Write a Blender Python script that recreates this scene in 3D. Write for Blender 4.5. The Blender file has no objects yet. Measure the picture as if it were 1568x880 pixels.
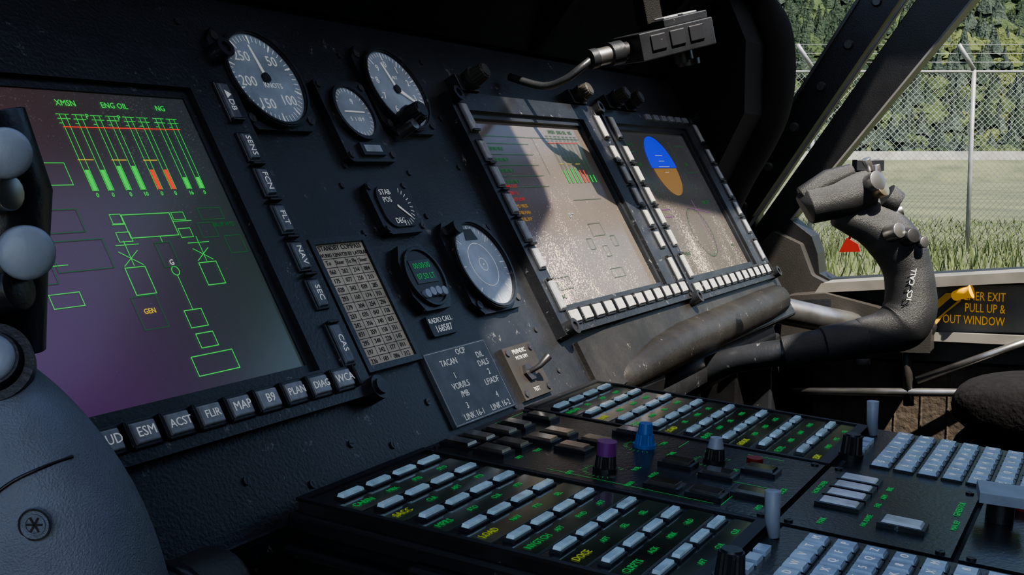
import bpy, math, random
from mathutils import Vector, Matrix, geometry
random.seed(7)
col=bpy.context.scene.collection
rad=math.radians
try: bpy.context.scene.view_settings.look='AgX - Medium High Contrast'
except Exception: pass
# ---------------------------------------------------------------- materials
def newmat(name):
    m=bpy.data.materials.new(name); m.use_nodes=True
    try: m.cycles.emission_sampling='NONE'
    except Exception: pass
    nt=m.node_tree; b=nt.nodes["Principled BSDF"]; return m,nt,b
def mat(name,c,rough=.5,metal=0,var=.25,vscale=30,bump=0,bscale=400,wear=0,wcol=(.25,.25,.26),wscale=60,emit=0,coat=0,dust=0,spec=.5):
    m,nt,b=newmat(name); N=nt.nodes; L=nt.links
    b.inputs["Roughness"].default_value=rough; b.inputs["Metallic"].default_value=metal
    b.inputs["Specular IOR Level"].default_value=spec
    b.inputs["Coat Weight"].default_value=coat; b.inputs["Coat Roughness"].default_value=.1
    tc=N.new("ShaderNodeTexCoord")
    n=N.new("ShaderNodeTexNoise"); n.inputs["Scale"].default_value=vscale; n.inputs["Detail"].default_value=4
    L.new(tc.outputs["Object"],n.inputs["Vector"])
    r=N.new("ShaderNodeValToRGB"); L.new(n.outputs["Fac"],r.inputs[0])
    r.color_ramp.elements[0].position=.3; r.color_ramp.elements[1].position=.7
    r.color_ramp.elements[0].color=tuple(x*(1-var) for x in c)+(1,)
    r.color_ramp.elements[1].color=tuple(min(1,x*(1+var)) for x in c)+(1,)
    out=r.outputs[0]
    if wear>0:
        w=N.new("ShaderNodeTexNoise"); w.inputs["Scale"].default_value=wscale; w.inputs["Detail"].default_value=8; w.inputs["Roughness"].default_value=.75
        mp=N.new("ShaderNodeMapping"); mp.inputs["Scale"].default_value=(1,1,.6); mp.inputs["Rotation"].default_value=(.3,.4,.7)
        L.new(tc.outputs["Object"],mp.inputs[0]); L.new(mp.outputs[0],w.inputs["Vector"])
        wr=N.new("ShaderNodeMapRange"); wr.inputs[1].default_value=.70-wear*.15; wr.inputs[2].default_value=.74-wear*.1
        L.new(w.outputs["Fac"],wr.inputs[0])
        mx=N.new("ShaderNodeMix"); mx.data_type='RGBA'; L.new(wr.outputs[0],mx.inputs[0]); L.new(out,mx.inputs[6]); mx.inputs[7].default_value=wcol+(1,)
        out=mx.outputs[2]
    if dust>0:
        w=N.new("ShaderNodeTexNoise"); w.inputs["Scale"].default_value=9; w.inputs["Detail"].default_value=8; w.inputs["Roughness"].default_value=.8
        L.new(tc.outputs["Object"],w.inputs["Vector"])
        wr=N.new("ShaderNodeMapRange"); wr.inputs[1].default_value=.45; wr.inputs[2].default_value=.8; wr.inputs[4].default_value=dust
        L.new(w.outputs["Fac"],wr.inputs[0])
        mx=N.new("ShaderNodeMix"); mx.data_type='RGBA'; L.new(wr.outputs[0],mx.inputs[0]); L.new(out,mx.inputs[6]); mx.inputs[7].default_value=(.3,.29,.27,1)
        out=mx.outputs[2]
    L.new(out,b.inputs["Base Color"])
    if bump>0:
        bn=N.new("ShaderNodeTexNoise"); bn.inputs["Scale"].default_value=bscale; bn.inputs["Detail"].default_value=3
        L.new(tc.outputs["Object"],bn.inputs["Vector"])
        bp=N.new("ShaderNodeBump"); bp.inputs["Strength"].default_value=bump; bp.inputs["Distance"].default_value=.002 if bscale>50 else .02
        L.new(bn.outputs["Fac"],bp.inputs["Height"]); L.new(bp.outputs[0],b.inputs["Normal"])
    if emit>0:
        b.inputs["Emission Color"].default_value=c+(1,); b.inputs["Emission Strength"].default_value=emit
    return m
def emis(name,c,s):
    m,nt,b=newmat(name); b.inputs["Base Color"].default_value=(.01,.01,.01,1)
    b.inputs["Emission Color"].default_value=c+(1,); b.inputs["Emission Strength"].default_value=s
    b.inputs["Roughness"].default_value=.3
    return m
PANEL=mat("panel_black_paint",(.0115,.0125,.0150),.38,var=.4,vscale=14,bump=.15,wear=.55,wcol=(.16,.16,.165),dust=.05)
BEZEL=mat("bezel_black",(.014,.0155,.019),.34,var=.3,vscale=40,bump=.12,wear=.60,wcol=(.18,.18,.19),wscale=90,dust=.045)
PLAST=mat("dark_plastic",(.018,.020,.024),.35,var=.3,bump=.1,wear=.4)
HOOD=mat("hood_padding",(.008,.0075,.0075),.8,var=.4,vscale=8,bump=.5,bscale=900,spec=.3)
BTN=mat("legend_button_cap",(.26,.27,.29),.35,var=.2,vscale=200,wear=.4,wcol=(.5,.5,.5))
BTND=mat("legend_button_dim",(.12,.13,.155),.35,var=.3,vscale=200,wear=.3)
BTNL=mat("legend_button_sunlit",(.36,.36,.345),.4,var=.15,vscale=200,wear=.4,wcol=(.2,.2,.2))  # same button cap with sunlight put into a paler colour
KEY=mat("console_key_sky_tint",(.38,.54,.64),.16,var=.35,vscale=90,coat=.6,emit=.14)  # sky reflection put into the blue base and a mild glow
KEYL=mat("keypad_key",(.33,.42,.55),.22,var=.25,vscale=90,emit=.06,coat=.4)  # bluish colour and faint emission stand in for sky mirrored in the keys
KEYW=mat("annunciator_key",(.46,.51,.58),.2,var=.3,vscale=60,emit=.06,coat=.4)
CONS=mat("console_panel_face",(.017,.019,.019),.26,var=.5,vscale=25,bump=.1,wear=.5,wcol=(.15,.15,.135),dust=.06)
CONG=mat("console_label_strip",(.045,.058,.038),.14,var=.85,vscale=16,coat=.8,dust=.12)  # greenish-brown reflections are mixed into the base colour
CDARK=mat("console_side",(.010,.011,.014),.5,var=.4,vscale=12,wear=.45,wcol=(.1,.1,.1))
DIAL=mat("dial_face",(.30,.36,.44),.5,var=.35,vscale=30,bump=.1,dust=.6,emit=.03)  # faint emission lifts the unlit faces, no lamp behind them
DIALK=mat("dial_black",(.018,.02,.024),.4,dust=.05)
WHITE=mat("marking_white",(.80,.80,.78),.6,var=.1,emit=.15)
LGREY=mat("marking_grey",(.5,.5,.5),.6,var=.2,emit=.03)
CARD=mat("correction_card_paper",(.54,.48,.37),.7,var=.2,vscale=50)
INK=mat("ink",(.03,.03,.03),.7)
PLAC=mat("placard_plate",(.090,.094,.104),.42,var=.3,vscale=60,wear=.3)
GRIP=mat("stick_grip_rubber",(.023,.0245,.027),.42,var=.25,vscale=40,bump=.5,bscale=1500,wear=.25,wcol=(.10,.10,.10))
GRIPL=mat("grip_grey_casing",(.150,.168,.212),.42,var=.15,vscale=40,bump=.35,bscale=1200)
KNOBG=mat("knob_grey_cap",(.30,.33,.39),.38,var=.12,vscale=60,bump=.1)
METAL=mat("worn_metal",(.30,.30,.30),.32,metal=.9,var=.3)
BRASS=mat("brass_metal",(.35,.30,.20),.35,metal=.9,var=.3)
SCREW=mat("screw_dark",(.06,.06,.065),.35,metal=.7)
RIVET=mat("rivet_steel",(.08,.08,.08),.4,metal=.6)
PILL=mat("window_frame_black",(.009,.009,.0105),.4,var=.3,bump=.15,wear=.3,wcol=(.07,.07,.07),dust=.015)
SEAL=mat("window_seal_grey",(.13,.13,.125),.6,var=.25)
DOOR=mat("door_trim_grey",(.028,.0265,.0245),.5,var=.3,vscale=10,bump=.15,dust=.04,wear=.3,wcol=(.12,.12,.11))
ROLL=mat("lower_roll_paint",(.016,.0148,.0135),.42,var=.35,vscale=12,bump=.2,dust=.07,wear=.52,wcol=(.20,.19,.17))
DOORL=mat("door_sill_light",(.16,.155,.14),.5,var=.3,vscale=14,dust=.12,wear=.3,wcol=(.1,.1,.09))
QUILT=mat("quilted_liner",(.055,.044,.034),.8,var=.3,bump=1.,bscale=120)
YEL=mat("warning_yellow",(.85,.45,.02),.5,var=.1,emit=.25)  # slight glow added to brighten the paint, it is no lamp
RED=mat("red_tag",(.20,.010,.008),.5,var=.15,emit=.02)
PURP=mat("knob_purple",(.16,.035,.20),.3,var=.1,emit=.02)
BLUE=mat("knob_blue",(.02,.13,.42),.3,var=.1,emit=.02)
SEAT=mat("seat_sheepskin",(.006,.0055,.0065),.95,var=.4,vscale=60,bump=1.,bscale=160,spec=.25)
GREEN=emis("display_green",(.02,.85,.08),.80)
GREEND=emis("display_green_dim",(.02,.42,.06),.24)
REDE=emis("display_red",(1,.05,.02),.9)
YELE=emis("display_yellow",(.9,.65,.02),.7)
REDD=emis("display_red_dim",(.8,.04,.02),.45)
YELD=emis("display_amber_dim",(.7,.40,.02),.38)
WHE=emis("display_white",(.8,.8,.8),.7)
BLE=emis("display_blue",(.02,.03,.75),.9)
BRE=emis("display_brown",(.45,.24,.06),.55)
MAG=emis("display_magenta",(.6,.08,.6),.5)
LABG=emis("label_green",(.05,.55,.12),.36)
LABY=emis("label_yellow_green",(.45,.60,.05),.38)
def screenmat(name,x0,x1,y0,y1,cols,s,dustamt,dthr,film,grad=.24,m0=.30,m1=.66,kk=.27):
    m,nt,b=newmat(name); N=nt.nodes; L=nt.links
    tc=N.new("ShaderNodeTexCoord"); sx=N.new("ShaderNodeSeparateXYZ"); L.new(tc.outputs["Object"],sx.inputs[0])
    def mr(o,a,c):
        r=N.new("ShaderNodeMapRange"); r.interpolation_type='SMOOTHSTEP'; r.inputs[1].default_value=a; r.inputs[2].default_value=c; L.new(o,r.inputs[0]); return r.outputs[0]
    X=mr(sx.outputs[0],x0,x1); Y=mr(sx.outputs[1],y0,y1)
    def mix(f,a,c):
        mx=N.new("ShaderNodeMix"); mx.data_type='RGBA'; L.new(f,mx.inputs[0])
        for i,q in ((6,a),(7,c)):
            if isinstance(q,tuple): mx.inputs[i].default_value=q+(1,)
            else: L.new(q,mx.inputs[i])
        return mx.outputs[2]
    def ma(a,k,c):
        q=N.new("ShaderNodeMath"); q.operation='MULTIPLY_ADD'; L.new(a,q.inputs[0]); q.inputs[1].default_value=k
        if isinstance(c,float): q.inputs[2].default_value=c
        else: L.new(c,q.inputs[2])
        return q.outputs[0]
    c=mix(Y,mix(X,cols[0],cols[1]),mix(X,cols[2],cols[3]))  # backlight bleed and reflected tint painted together as a corner-to-corner emission gradient
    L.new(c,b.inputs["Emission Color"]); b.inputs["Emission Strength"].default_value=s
    n1=N.new("ShaderNodeTexNoise"); n1.inputs["Scale"].default_value=800; n1.inputs["Detail"].default_value=2; L.new(tc.outputs["Object"],n1.inputs["Vector"])
    mp=N.new("ShaderNodeMapping"); mp.inputs["Rotation"].default_value=(0,0,.5); mp.inputs["Scale"].default_value=(1.6,.7,1); L.new(tc.outputs["Object"],mp.inputs[0])
    n2=N.new("ShaderNodeTexNoise"); n2.inputs["Scale"].default_value=11; n2.inputs["Detail"].default_value=7; n2.inputs["Roughness"].default_value=.7; L.new(mp.outputs[0],n2.inputs["Vector"])
    g1=ma(Y,-grad,n2.outputs["Fac"])
    if grad>0: g1=ma(X,-.10,g1)
    mk=N.new("ShaderNodeMapRange"); mk.inputs[1].default_value=m0; mk.inputs[2].default_value=m1; L.new(g1,mk.inputs[0])
    ay=ma(mk.outputs[0],kk,n1.outputs["Fac"])
    r=N.new("ShaderNodeMapRange"); r.inputs[1].default_value=dthr; r.inputs[2].default_value=dthr+.08; r.inputs[4].default_value=dustamt; L.new(ay,r.inputs[0])
    n3=N.new("ShaderNodeTexNoise"); n3.inputs["Scale"].default_value=6; n3.inputs["Detail"].default_value=7; L.new(tc.outputs["Object"],n3.inputs["Vector"])
    r3=N.new("ShaderNodeMapRange"); r3.inputs[1].default_value=.4; r3.inputs[2].default_value=.75; r3.inputs[4].default_value=film*1.5; r3.inputs[3].default_value=film; L.new(n3.outputs["Fac"],r3.inputs[0])
    mx2=N.new("ShaderNodeMath"); mx2.operation='MAXIMUM'; L.new(r.outputs[0],mx2.inputs[0]); L.new(r3.outputs[0],mx2.inputs[1])
    bc=mix(mx2.outputs[0],(.01,.011,.013),(.66,.56,.46)); L.new(bc,b.inputs["Base Color"])
    rr=N.new("ShaderNodeMapRange"); L.new(r.outputs[0],rr.inputs[0]); rr.inputs[3].default_value=.16; rr.inputs[4].default_value=.8; L.new(rr.outputs[0],b.inputs["Roughness"])
    return m
# ---------------------------------------------------------------- mesh builder
class B:
    def __init__(s): s.v=[];s.f=[];s.m=[];s.sm=[];s.mats=[]
    def add(s,vs,fs,mt,smooth=False,M=None):
        if mt not in s.mats: s.mats.append(mt)
        k=s.mats.index(mt); o=len(s.v)
        for p in vs:
            p=Vector(p); s.v.append(M@p if M else p)
        for q in fs: s.f.append([i+o for i in q]); s.m.append(k); s.sm.append(smooth)
    def box(s,x,y,z,sx,sy,sz,mt,rz=0,tp=1.,M=None):
        c,n=math.cos(rz),math.sin(rz); vs=[]
        for zz,t in ((z,1.),(z+sz,tp)):
            for a,b in ((-1,-1),(1,-1),(1,1),(-1,1)):
                px,py=a*sx/2*t,b*sy/2*t; vs.append((x+px*c-py*n,y+px*n+py*c,zz))
        s.add(vs,[(3,2,1,0),(4,5,6,7),(0,1,5,4),(1,2,6,5),(2,3,7,6),(3,0,4,7)],mt,M=M)
    def cyl(s,x,y,z,r,h,mt,n=24,r2=None,M=None,smooth=True,sx=1,sy=1):
        r2=r if r2 is None else r2; vs=[]
        for zz,q in ((z,r),(z+h,r2)):
            for i in range(n): a=2*math.pi*i/n; vs.append((x+q*sx*math.cos(a),y+q*sy*math.sin(a),zz))
        s.add(vs,[(i,(i+1)%n,n+(i+1)%n,n+i) for i in range(n)],mt,smooth,M)
        s.add(vs[:n],[list(range(n))[::-1]],mt,False,M); s.add(vs[n:],[list(range(n))],mt,False,M)
    def dome(s,x,y,z,r,h,mt,M=None,n=32):
        secs=[]
        for t in (0,.35,.6,.8,.92,.99): q=r*(1-t**4)**.5 if t>0 else r; secs.append([(x+q*math.cos(2*math.pi*i/n),y+q*math.sin(2*math.pi*i/n),z+h*t) for i in range(n)])
        s.loft(secs,mt,True,M)
    def knob(s,x,y,z,r,h,mt,M=None,n=18):
        s.cyl(x,y,z,r*1.15,h*.25,mt,n=24,M=M)
        vs=[];k=n*2
        for zz,q in ((z+h*.25,1.),(z+h*.93,.88)):
            for i in range(k): a=2*math.pi*i/k; t=q*r*(1 if i%2 else .9); vs.append((x+t*math.cos(a),y+t*math.sin(a),zz))
        s.add(vs,[(i,(i+1)%k,k+(i+1)%k,k+i) for i in range(k)]+[list(range(k,2*k))],mt,False,M)
        s.cyl(x,y,z+h*.9,r*.78,h*.1,mt,r2=r*.7,M=M)
    def prism(s,pts,z0,z1,mt,M=None,smooth=False):
        n=len(pts); vs=[(a,b,z0) for a,b in pts]+[(a,b,z1) for a,b in pts]
        s.add(vs,[list(range(n))[::-1],list(range(n,2*n))],mt,False,M)
        s.add(vs,[(i,(i+1)%n,n+(i+1)%n,n+i) for i in range(n)],mt,smooth,M)
    def plate(s,outer,holes,z0,z1,mt,M=None):
        loops=[outer]+holes; fl=[p for l in loops for p in l]; n=len(fl)
        tr=geometry.tessellate_polygon([[Vector((a,b,0)) for a,b in l] for l in loops])
        vs=[(a,b,z0) for a,b in fl]+[(a,b,z1) for a,b in fl]
        fs=[tuple(t) for t in tr]+[tuple(i+n for i in t)[::-1] for t in tr]
        o=0
        for l in loops:
            k=len(l)
            fs+=[(o+i,o+(i+1)%k,n+o+(i+1)%k,n+o+i) for i in range(k)]; o+=k
        s.add(vs,fs,mt,False,M)
    def rframe(s,x0,x1,y0,y1,a0,a1,b0,b1,z0,z1,mt,M=None):
        s.plate([(x0,y0),(x1,y0),(x1,y1),(x0,y1)],[[(a0,b0),(a1,b0),(a1,b1),(a0,b1)]],z0,z1,mt,M)
    def ring(s,x,y,z,r0,r1,h,mt,n=48,M=None,lo=None):
        vs=[]
        for i in range(n):
            a=2*math.pi*i/n; c,d=math.cos(a),math.sin(a)
            vs+=[(x+r1*c,y+r1*d,z),(x+r1*c,y+r1*d,z+h),(x+r0*c,y+r0*d,z+h),(x+r0*c,y+r0*d,z)]
        fs=[]
        for i in range(n):
            j=(i+1)%n
            for k in range(4): fs.append((4*i+k,4*j+k,4*j+(k+1)%4,4*i+(k+1)%4))
        s.add(vs,fs,mt,False,M)
    def loft(s,secs,mt,smooth=True,M=None,cap=True):
        n=len(secs[0]); vs=[p for q in secs for p in q]; fs=[]
        for k in range(len(secs)-1):
            fs+=[(k*n+i,k*n+(i+1)%n,(k+1)*n+(i+1)%n,(k+1)*n+i) for i in range(n)]
        if cap: fs+=[list(range(n))[::-1],list(range(len(vs)-n,len(vs)))]
        s.add(vs,fs,mt,smooth,M)
    def tube(s,path,r,mt,n=16,M=None,flat=1.,smooth=True,up=None):
        P=[Vector(p) for p in path]; R=r if isinstance(r,(list,tuple)) else [r]*len(P)
        secs=[]; T0=(P[1]-P[0]).normalized(); u=Vector(up) if up else (Vector((0,0,1)) if abs(T0.z)<.9 else Vector((1,0,0)))
        u=(u-T0*u.dot(T0)).normalized()
        for i,p in enumerate(P):
            T=(P[min(i+1,len(P)-1)]-P[max(i-1,0)]).normalized()
            u=(u-T*u.dot(T)).normalized(); w=T.cross(u)
            secs.append([tuple(p+u*(R[i]*math.cos(2*math.pi*k/n))+w*(R[i]*flat*math.sin(2*math.pi*k/n))) for k in range(n)])
        s.loft(secs,mt,smooth,M)
    def make(s,name,parent=None,bevel=0,M=None,seg=2,sub=0):
        me=bpy.data.meshes.new(name); me.from_pydata([tuple(p) for p in s.v],[],s.f)
        for q in s.mats: me.materials.append(q)
        me.polygons.foreach_set("material_index",s.m); me.polygons.foreach_set("use_smooth",s.sm); me.update()
        ob=bpy.data.objects.new(name,me); col.objects.link(ob)
        if parent: ob.parent=parent
        elif M: ob.matrix_world=M
        if sub:
            sb=ob.modifiers.new("s",'SUBSURF'); sb.levels=sb.render_levels=sub
        if bevel:
            bv=ob.modifiers.new("b",'BEVEL'); bv.width=bevel; bv.segments=seg; bv.limit_method='ANGLE'; bv.angle_limit=rad(35); bv.harden_normals=False
        return ob
def group(name,M=None):
    e=bpy.data.objects.new(name,None); e.empty_display_size=.02; col.objects.link(e)
    if M: e.matrix_world=M
    return e
def txt(par,s,x,y,z,size,mt,al='CENTER',rot=0,sx=1.,M=None,ext=.0001):
    c=bpy.data.curves.new("label_text",'FONT'); c.body=s; c.size=size; c.align_x=al; c.align_y='CENTER'; c.extrude=ext; c.resolution_u=2
    c.materials.append(mt); o=bpy.data.objects.new("label_"+''.join(k for k in s.lower() if k.isalnum())[:12],c); col.objects.link(o); o.parent=par
    L=Matrix.Translation((x,y,z))@Matrix.Rotation(rot,4,'Z')@Matrix.Diagonal((sx,1,1,1))
    o.matrix_local=M@L if M else L
    return o
def rrect(cx,cy,w,h,r,n=5):
    pts=[]
    for (sx,sy,a0) in ((1,1,0),(-1,1,90),(-1,-1,180),(1,-1,270)):
        for i in range(n+1):
            a=rad(a0+90*i/n); pts.append((cx+sx*(w/2-r)+r*math.cos(a),cy+sy*(h/2-r)+r*math.sin(a)))
    return pts
def catmull(P,k=6):
    P=[Vector(p) for p in P]; out=[]
    for i in range(len(P)-1):
        a=P[max(i-1,0)];b=P[i];c=P[i+1];d=P[min(i+2,len(P)-1)]
        for j in range(k):
            t=j/k; out.append(.5*((2*b)+(c-a)*t+(2*a-5*b+4*c-d)*t*t+(3*b-a-3*c+d)*t**3))
    out.append(P[-1]); return out
# ---------------------------------------------------------------- frames
TH=rad(29.5)
Nn=Vector((0,-math.cos(TH),math.sin(TH))); V=Vector((0,math.sin(TH),math.cos(TH)))
def frame(o,x,y,z):
    m=Matrix.Identity(4)
    for i in range(3): m[i][0]=x[i];m[i][1]=y[i];m[i][2]=z[i];m[i][3]=o[i]
    return m
MP=frame((0,0,0),(1,0,0),V,Nn)
PH=rad(4)
MQ=frame((.513,.009,.043),(1,0,0),(0,math.cos(PH),math.sin(PH)),(0,-math.sin(PH),math.cos(PH)))
MQ=MQ@Matrix.Translation((-.003,.002,-.003))
# ---------------------------------------------------------------- camera
f=1800.;p=math.atan(186/f);al=math.atan(954/math.hypot(f,186))
sp,cp,sa,ca=math.sin(p),math.cos(p),math.sin(al),math.cos(al)
cd=bpy.data.cameras.new("camera"); cam=bpy.data.objects.new("camera",cd); col.objects.link(cam)
cam.matrix_world=frame(tuple(Nn*.46),(sa,-ca,0),(sp*ca,sp*sa,cp),(-cp*ca,-cp*sa,sp))
cd.lens=36*f/1568; cd.sensor_width=36; cd.clip_start=.02; cd.clip_end=4000
bpy.context.scene.camera=cam
# ---------------------------------------------------------------- instrument panel
g=group("instrument_panel",MP)
b=B()
b.box(.70,.2125,-.03,1.90,.380,.0275,PANEL)
b.make("panel_plate",g,bevel=.003)
b=B()
b.prism([(.030,-.001),(.016,-.006),(-.002,-.02),(-.012,-.04),(-.014,-.20),(.03,-.20)],-.25,1.12,PANEL,M=frame((0,0,0),(0,1,0),(0,0,1),(1,0,0)))
b.make("lower_lip",g,bevel=.002)
b=B()
b.prism([(1.08,.085),(.955,.078),(.955,.028),(1.0,.026),(1.08,.034),(1.62,.045),(1.62,.085)],-.003,.002,ROLL)
b.tube([(.985,.030,-.012),(1.04,.034,-.010),(1.12,.040,-.008),(1.2,.044,-.007),(1.52,.050,-.006),(1.60,.052,-.006)],[.010,.016,.021,.023,.023,.021],ROLL,n=24)
b.tube([(1.12,.012,-.05),(1.58,.020,-.05)],.030,PANEL,n=16)
b.make("lower_roll",g)
def scr(b,x,y,z,r=.0022,mt=SCREW):
    b.cyl(x,y,z,r,.0012,mt,n=14); b.box(x,y,z+.0012,r*1.4,r*.25,.0001,INK,rz=random.random()*3)
b=B()
for x,y in ((.645,.25),(.645,.20),(.72,.245),(.815,.215),(.905,.26),(.905,.2),(.72,.205),(.90,.10),(.905,.06),(.64,.05),(.70,.07),(.82,.255),(.915,.31),(.735,.262)): scr(b,x,y,-.0025,.0026)
for x,y in ((.72,.37),(.80,.365),(.62,.375),(.93,.37),(.55,.045),(.50,.06),(.60,.06),(.81,.045),(.905,.035)): scr(b,x,y,-.0025,.0026)
b.make("panel_screws",g)
# ---------------------------------------------------------------- displays
def lines(b,z,segs,mt,w=.0005):
    for x0,y0,x1,y1 in segs:
        l=math.hypot(x1-x0,y1-y0); b.box((x0+x1)/2,(y0+y1)/2,z,l+w,w,.0001,mt,rz=math.atan2(y1-y0,x1-x0))
def rect(b,z,cx,cy,w,h,mt,t=.0005):
    lines(b,z,[(cx-w/2,cy-h/2,cx+w/2,cy-h/2),(cx-w/2,cy+h/2,cx+w/2,cy+h/2),(cx-w/2,cy-h/2,cx-w/2,cy+h/2),(cx+w/2,cy-h/2,cx+w/2,cy+h/2)],mt,t)
ZS=.0095; MD=MP@Matrix.Translation((0,0,-ZS-.0002))
zz=ZS+.0006
def bars(b,x0,y0,y1,step,mt,k=1):
    h=y1-y0
    fill=[(.27,0,1),(.32,0,1),(.27,1,1),(.16,0,1)]
    for i in range(4):
        for j in (0,1):
            x=x0+step*i+j*step*.46
            lines(b,zz,[(x-.0021*k,y0,x-.0021*k,y1),(x+.0021*k,y0,x+.0021*k,y1),(x-.0045*k,y1,x+.0045*k,y1),(x-.0045*k,y1-.003,x+.0045*k,y1-.003),(x-.0045*k,y1-.006,x-.0021*k,y1-.006)],mt,.00040)
            b.box(x,y0+h*fill[i][0]/2,zz,.0030*k,h*fill[i][0],.0001,REDE if fill[i][1] else GREEN)
    lines(b,zz+.0001,[(x0-.003,y1-.0085,x0+step*3.6,y1-.0075)],REDE,.0006)
    for i in range(3): lines(b,zz+.0001,[(x0+step*i-.003,y0+h*.4,x0+step*i+.008,y0+h*.4)],YELE,.0005)
YS=(.306,.271,.244,.216,.188,.160,.123)
def display(x0,x1,sx0,sx1,sy0,sy1,y0,y1,smat,th,colsL,colsR,bot,tops,bmL,bmR,bmB):
    g=group("cockpit_display",MD); b=B()
    b.rframe(x0,x1,y0,y1,sx0-.006,sx1+.006,sy0-.006,sy1+.006,.0,th,BEZEL)
    b.rframe(sx0-.008,sx1+.008,sy0-.008,sy1+.008,sx0,sx1,sy0,sy1,.002,th-.004,PLAST)
    for x in (x0+.006,x1-.006):
        for y in (y0+.005,y1-.005): scr(b,x,y,th,.0028)
    b.make("bezel",g,bevel=.0016)
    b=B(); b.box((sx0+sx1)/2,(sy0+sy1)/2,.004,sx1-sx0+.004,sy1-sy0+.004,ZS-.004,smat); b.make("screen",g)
    b=B()
    for xs,bm in ((colsL,bmL),(colsR,bmR)):
        for i,yy in enumerate(YS):
            h=.030 if i in (0,6) else .0205
            b.box(xs,yy,th-.001,.0135,h+.003,.003,PLAST,tp=.95); b.box(xs,yy,th+.001,.0100,h,.0030,bm,tp=.88)
            if i<6: b.box(xs,(yy+YS[i+1])/2+(.003 if i==0 else 0)-(.003 if i==5 else 0),th-.001,.012,.0022,.006,BEZEL)
    for i,xx in enumerate(bot):
        b.box(xx,y0+.0145,th-.001,.0215,.0165,.003,PLAST,tp=.95); b.box(xx,y0+.0145,th+.001,.0175,.0125,.0030,bmB,tp=.88)
        b.box(xx+.0123,y0+.0145,th-.001,.0015,.015,.006,BEZEL)
    for xx in tops:
        b.box(xx,y1-.006,th-.001,.018,.009,.004,BTND,tp=.88)
    b.make("keys",g,bevel=.0008)
    return g
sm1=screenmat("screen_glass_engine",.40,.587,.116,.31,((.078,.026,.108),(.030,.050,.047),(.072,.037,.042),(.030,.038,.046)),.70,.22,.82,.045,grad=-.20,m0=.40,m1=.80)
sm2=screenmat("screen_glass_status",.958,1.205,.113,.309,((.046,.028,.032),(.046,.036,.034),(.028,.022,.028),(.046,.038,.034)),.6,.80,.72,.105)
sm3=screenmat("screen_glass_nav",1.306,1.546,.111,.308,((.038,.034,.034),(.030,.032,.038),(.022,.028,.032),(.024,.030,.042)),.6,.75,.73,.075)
TF=.0150+.003
bot=[.338+.02455*i for i in range(12)]
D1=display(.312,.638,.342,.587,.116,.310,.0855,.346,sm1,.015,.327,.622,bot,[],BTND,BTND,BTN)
for xx,s in zip(bot,("","","TOT","HUD","ESM","ACST","FLIR","MAP","B9","PLAN","DIAG","WCA")): txt(D1,s,xx,.100,TF+.0012,.0076 if len(s)<4 else .0066,WHITE)
for yy,s in zip(YS,("▲DB","SENS","FCN","FLT","NAV","SEC","CAS")): txt(D1,s,.622,yy,TF+.0012,.0070,WHITE,rot=-math.pi/2)
b=B()
b.cyl(.634,.345,.0,.0075,.024,PLAST); b.ring(.634,.345,.024,.004,.0075,.002,PLAST)
b.cyl(.638,.088,.0,.0085,.020,PLAST); b.cyl(.638,.088,.020,.0055,.002,SCREW)
b.cyl(.318,.343,.0,.0075,.030,PLAST)
b.make("bezel_posts",D1)
b=B()
bars(b,.481,.244,.294,.025,GREEN)
rect(b,zz,.5105,.2204,.038,.015,GREEN)
rect(b,zz,.487,.2255,.008,.006,GREEN,.0004);rect(b,zz,.536,.2255,.010,.005,GREEN,.0004);rect(b,zz,.487,.214,.010,.006,GREEN,.0004);rect(b,zz,.536,.214,.010,.006,GREEN,.0004)
rect(b,zz,.485,.1863,.015,.017,GREEN);rect(b,zz,.543,.186,.015,.015,GREEN)
rect(b,zz,.514,.1591,.014,.011,GREEN);rect(b,zz,.515,.145,.014,.009,GREEN);rect(b,zz,.5139,.1304,.034,.012,GREEN)
rect(b,zz,.514,.201,.012,.016,GREEND,.0004)
b.ring(.5142,.190,zz,.0026,.0031,.0001,GREEN,n=24)
lines(b,zz,[(.514,.2129,.514,.2090),(.5142,.187,.5142,.1646),(.478,.205,.492,.196),(.492,.205,.478,.196),(.536,.203,.549,.195),(.549,.203,.536,.195),(.478,.209,.495,.209),(.534,.207,.552,.207),(.485,.196,.485,.2114),(.543,.1945,.543,.211),(.4918,.222,.482,.222),(.5295,.222,.545,.222)],GREEN,.0004)
for cx,cy,w,h in ((.452,.205,.038,.018),(.447,.226,.030,.014),(.400,.205,.040,.016),(.482,.1668,.018,.020),(.556,.215,.014,.010),(.575,.204,.015,.012),(.565,.226,.02,.008)): rect(b,zz,cx,cy,w,h,GREEND,.0004)
rect(b,zz,.452,.255,.030,.014,GREEN,.0004)
rect(b,zz,.425,.235,.022,.008,GREEN,.0004);rect(b,zz,.395,.235,.02,.008,GREEN,.0004);lines(b,zz,[(.437,.257,.40,.257),(.437,.252,.40,.252),(.44,.2,.39,.2)],GREEN,.0004)
rect(b,zz,.415,.195,.03,.01,GREEND,.0004);rect(b,zz,.43,.18,.02,.008,GREEN,.0004)
b.make("symbology",D1)
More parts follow.
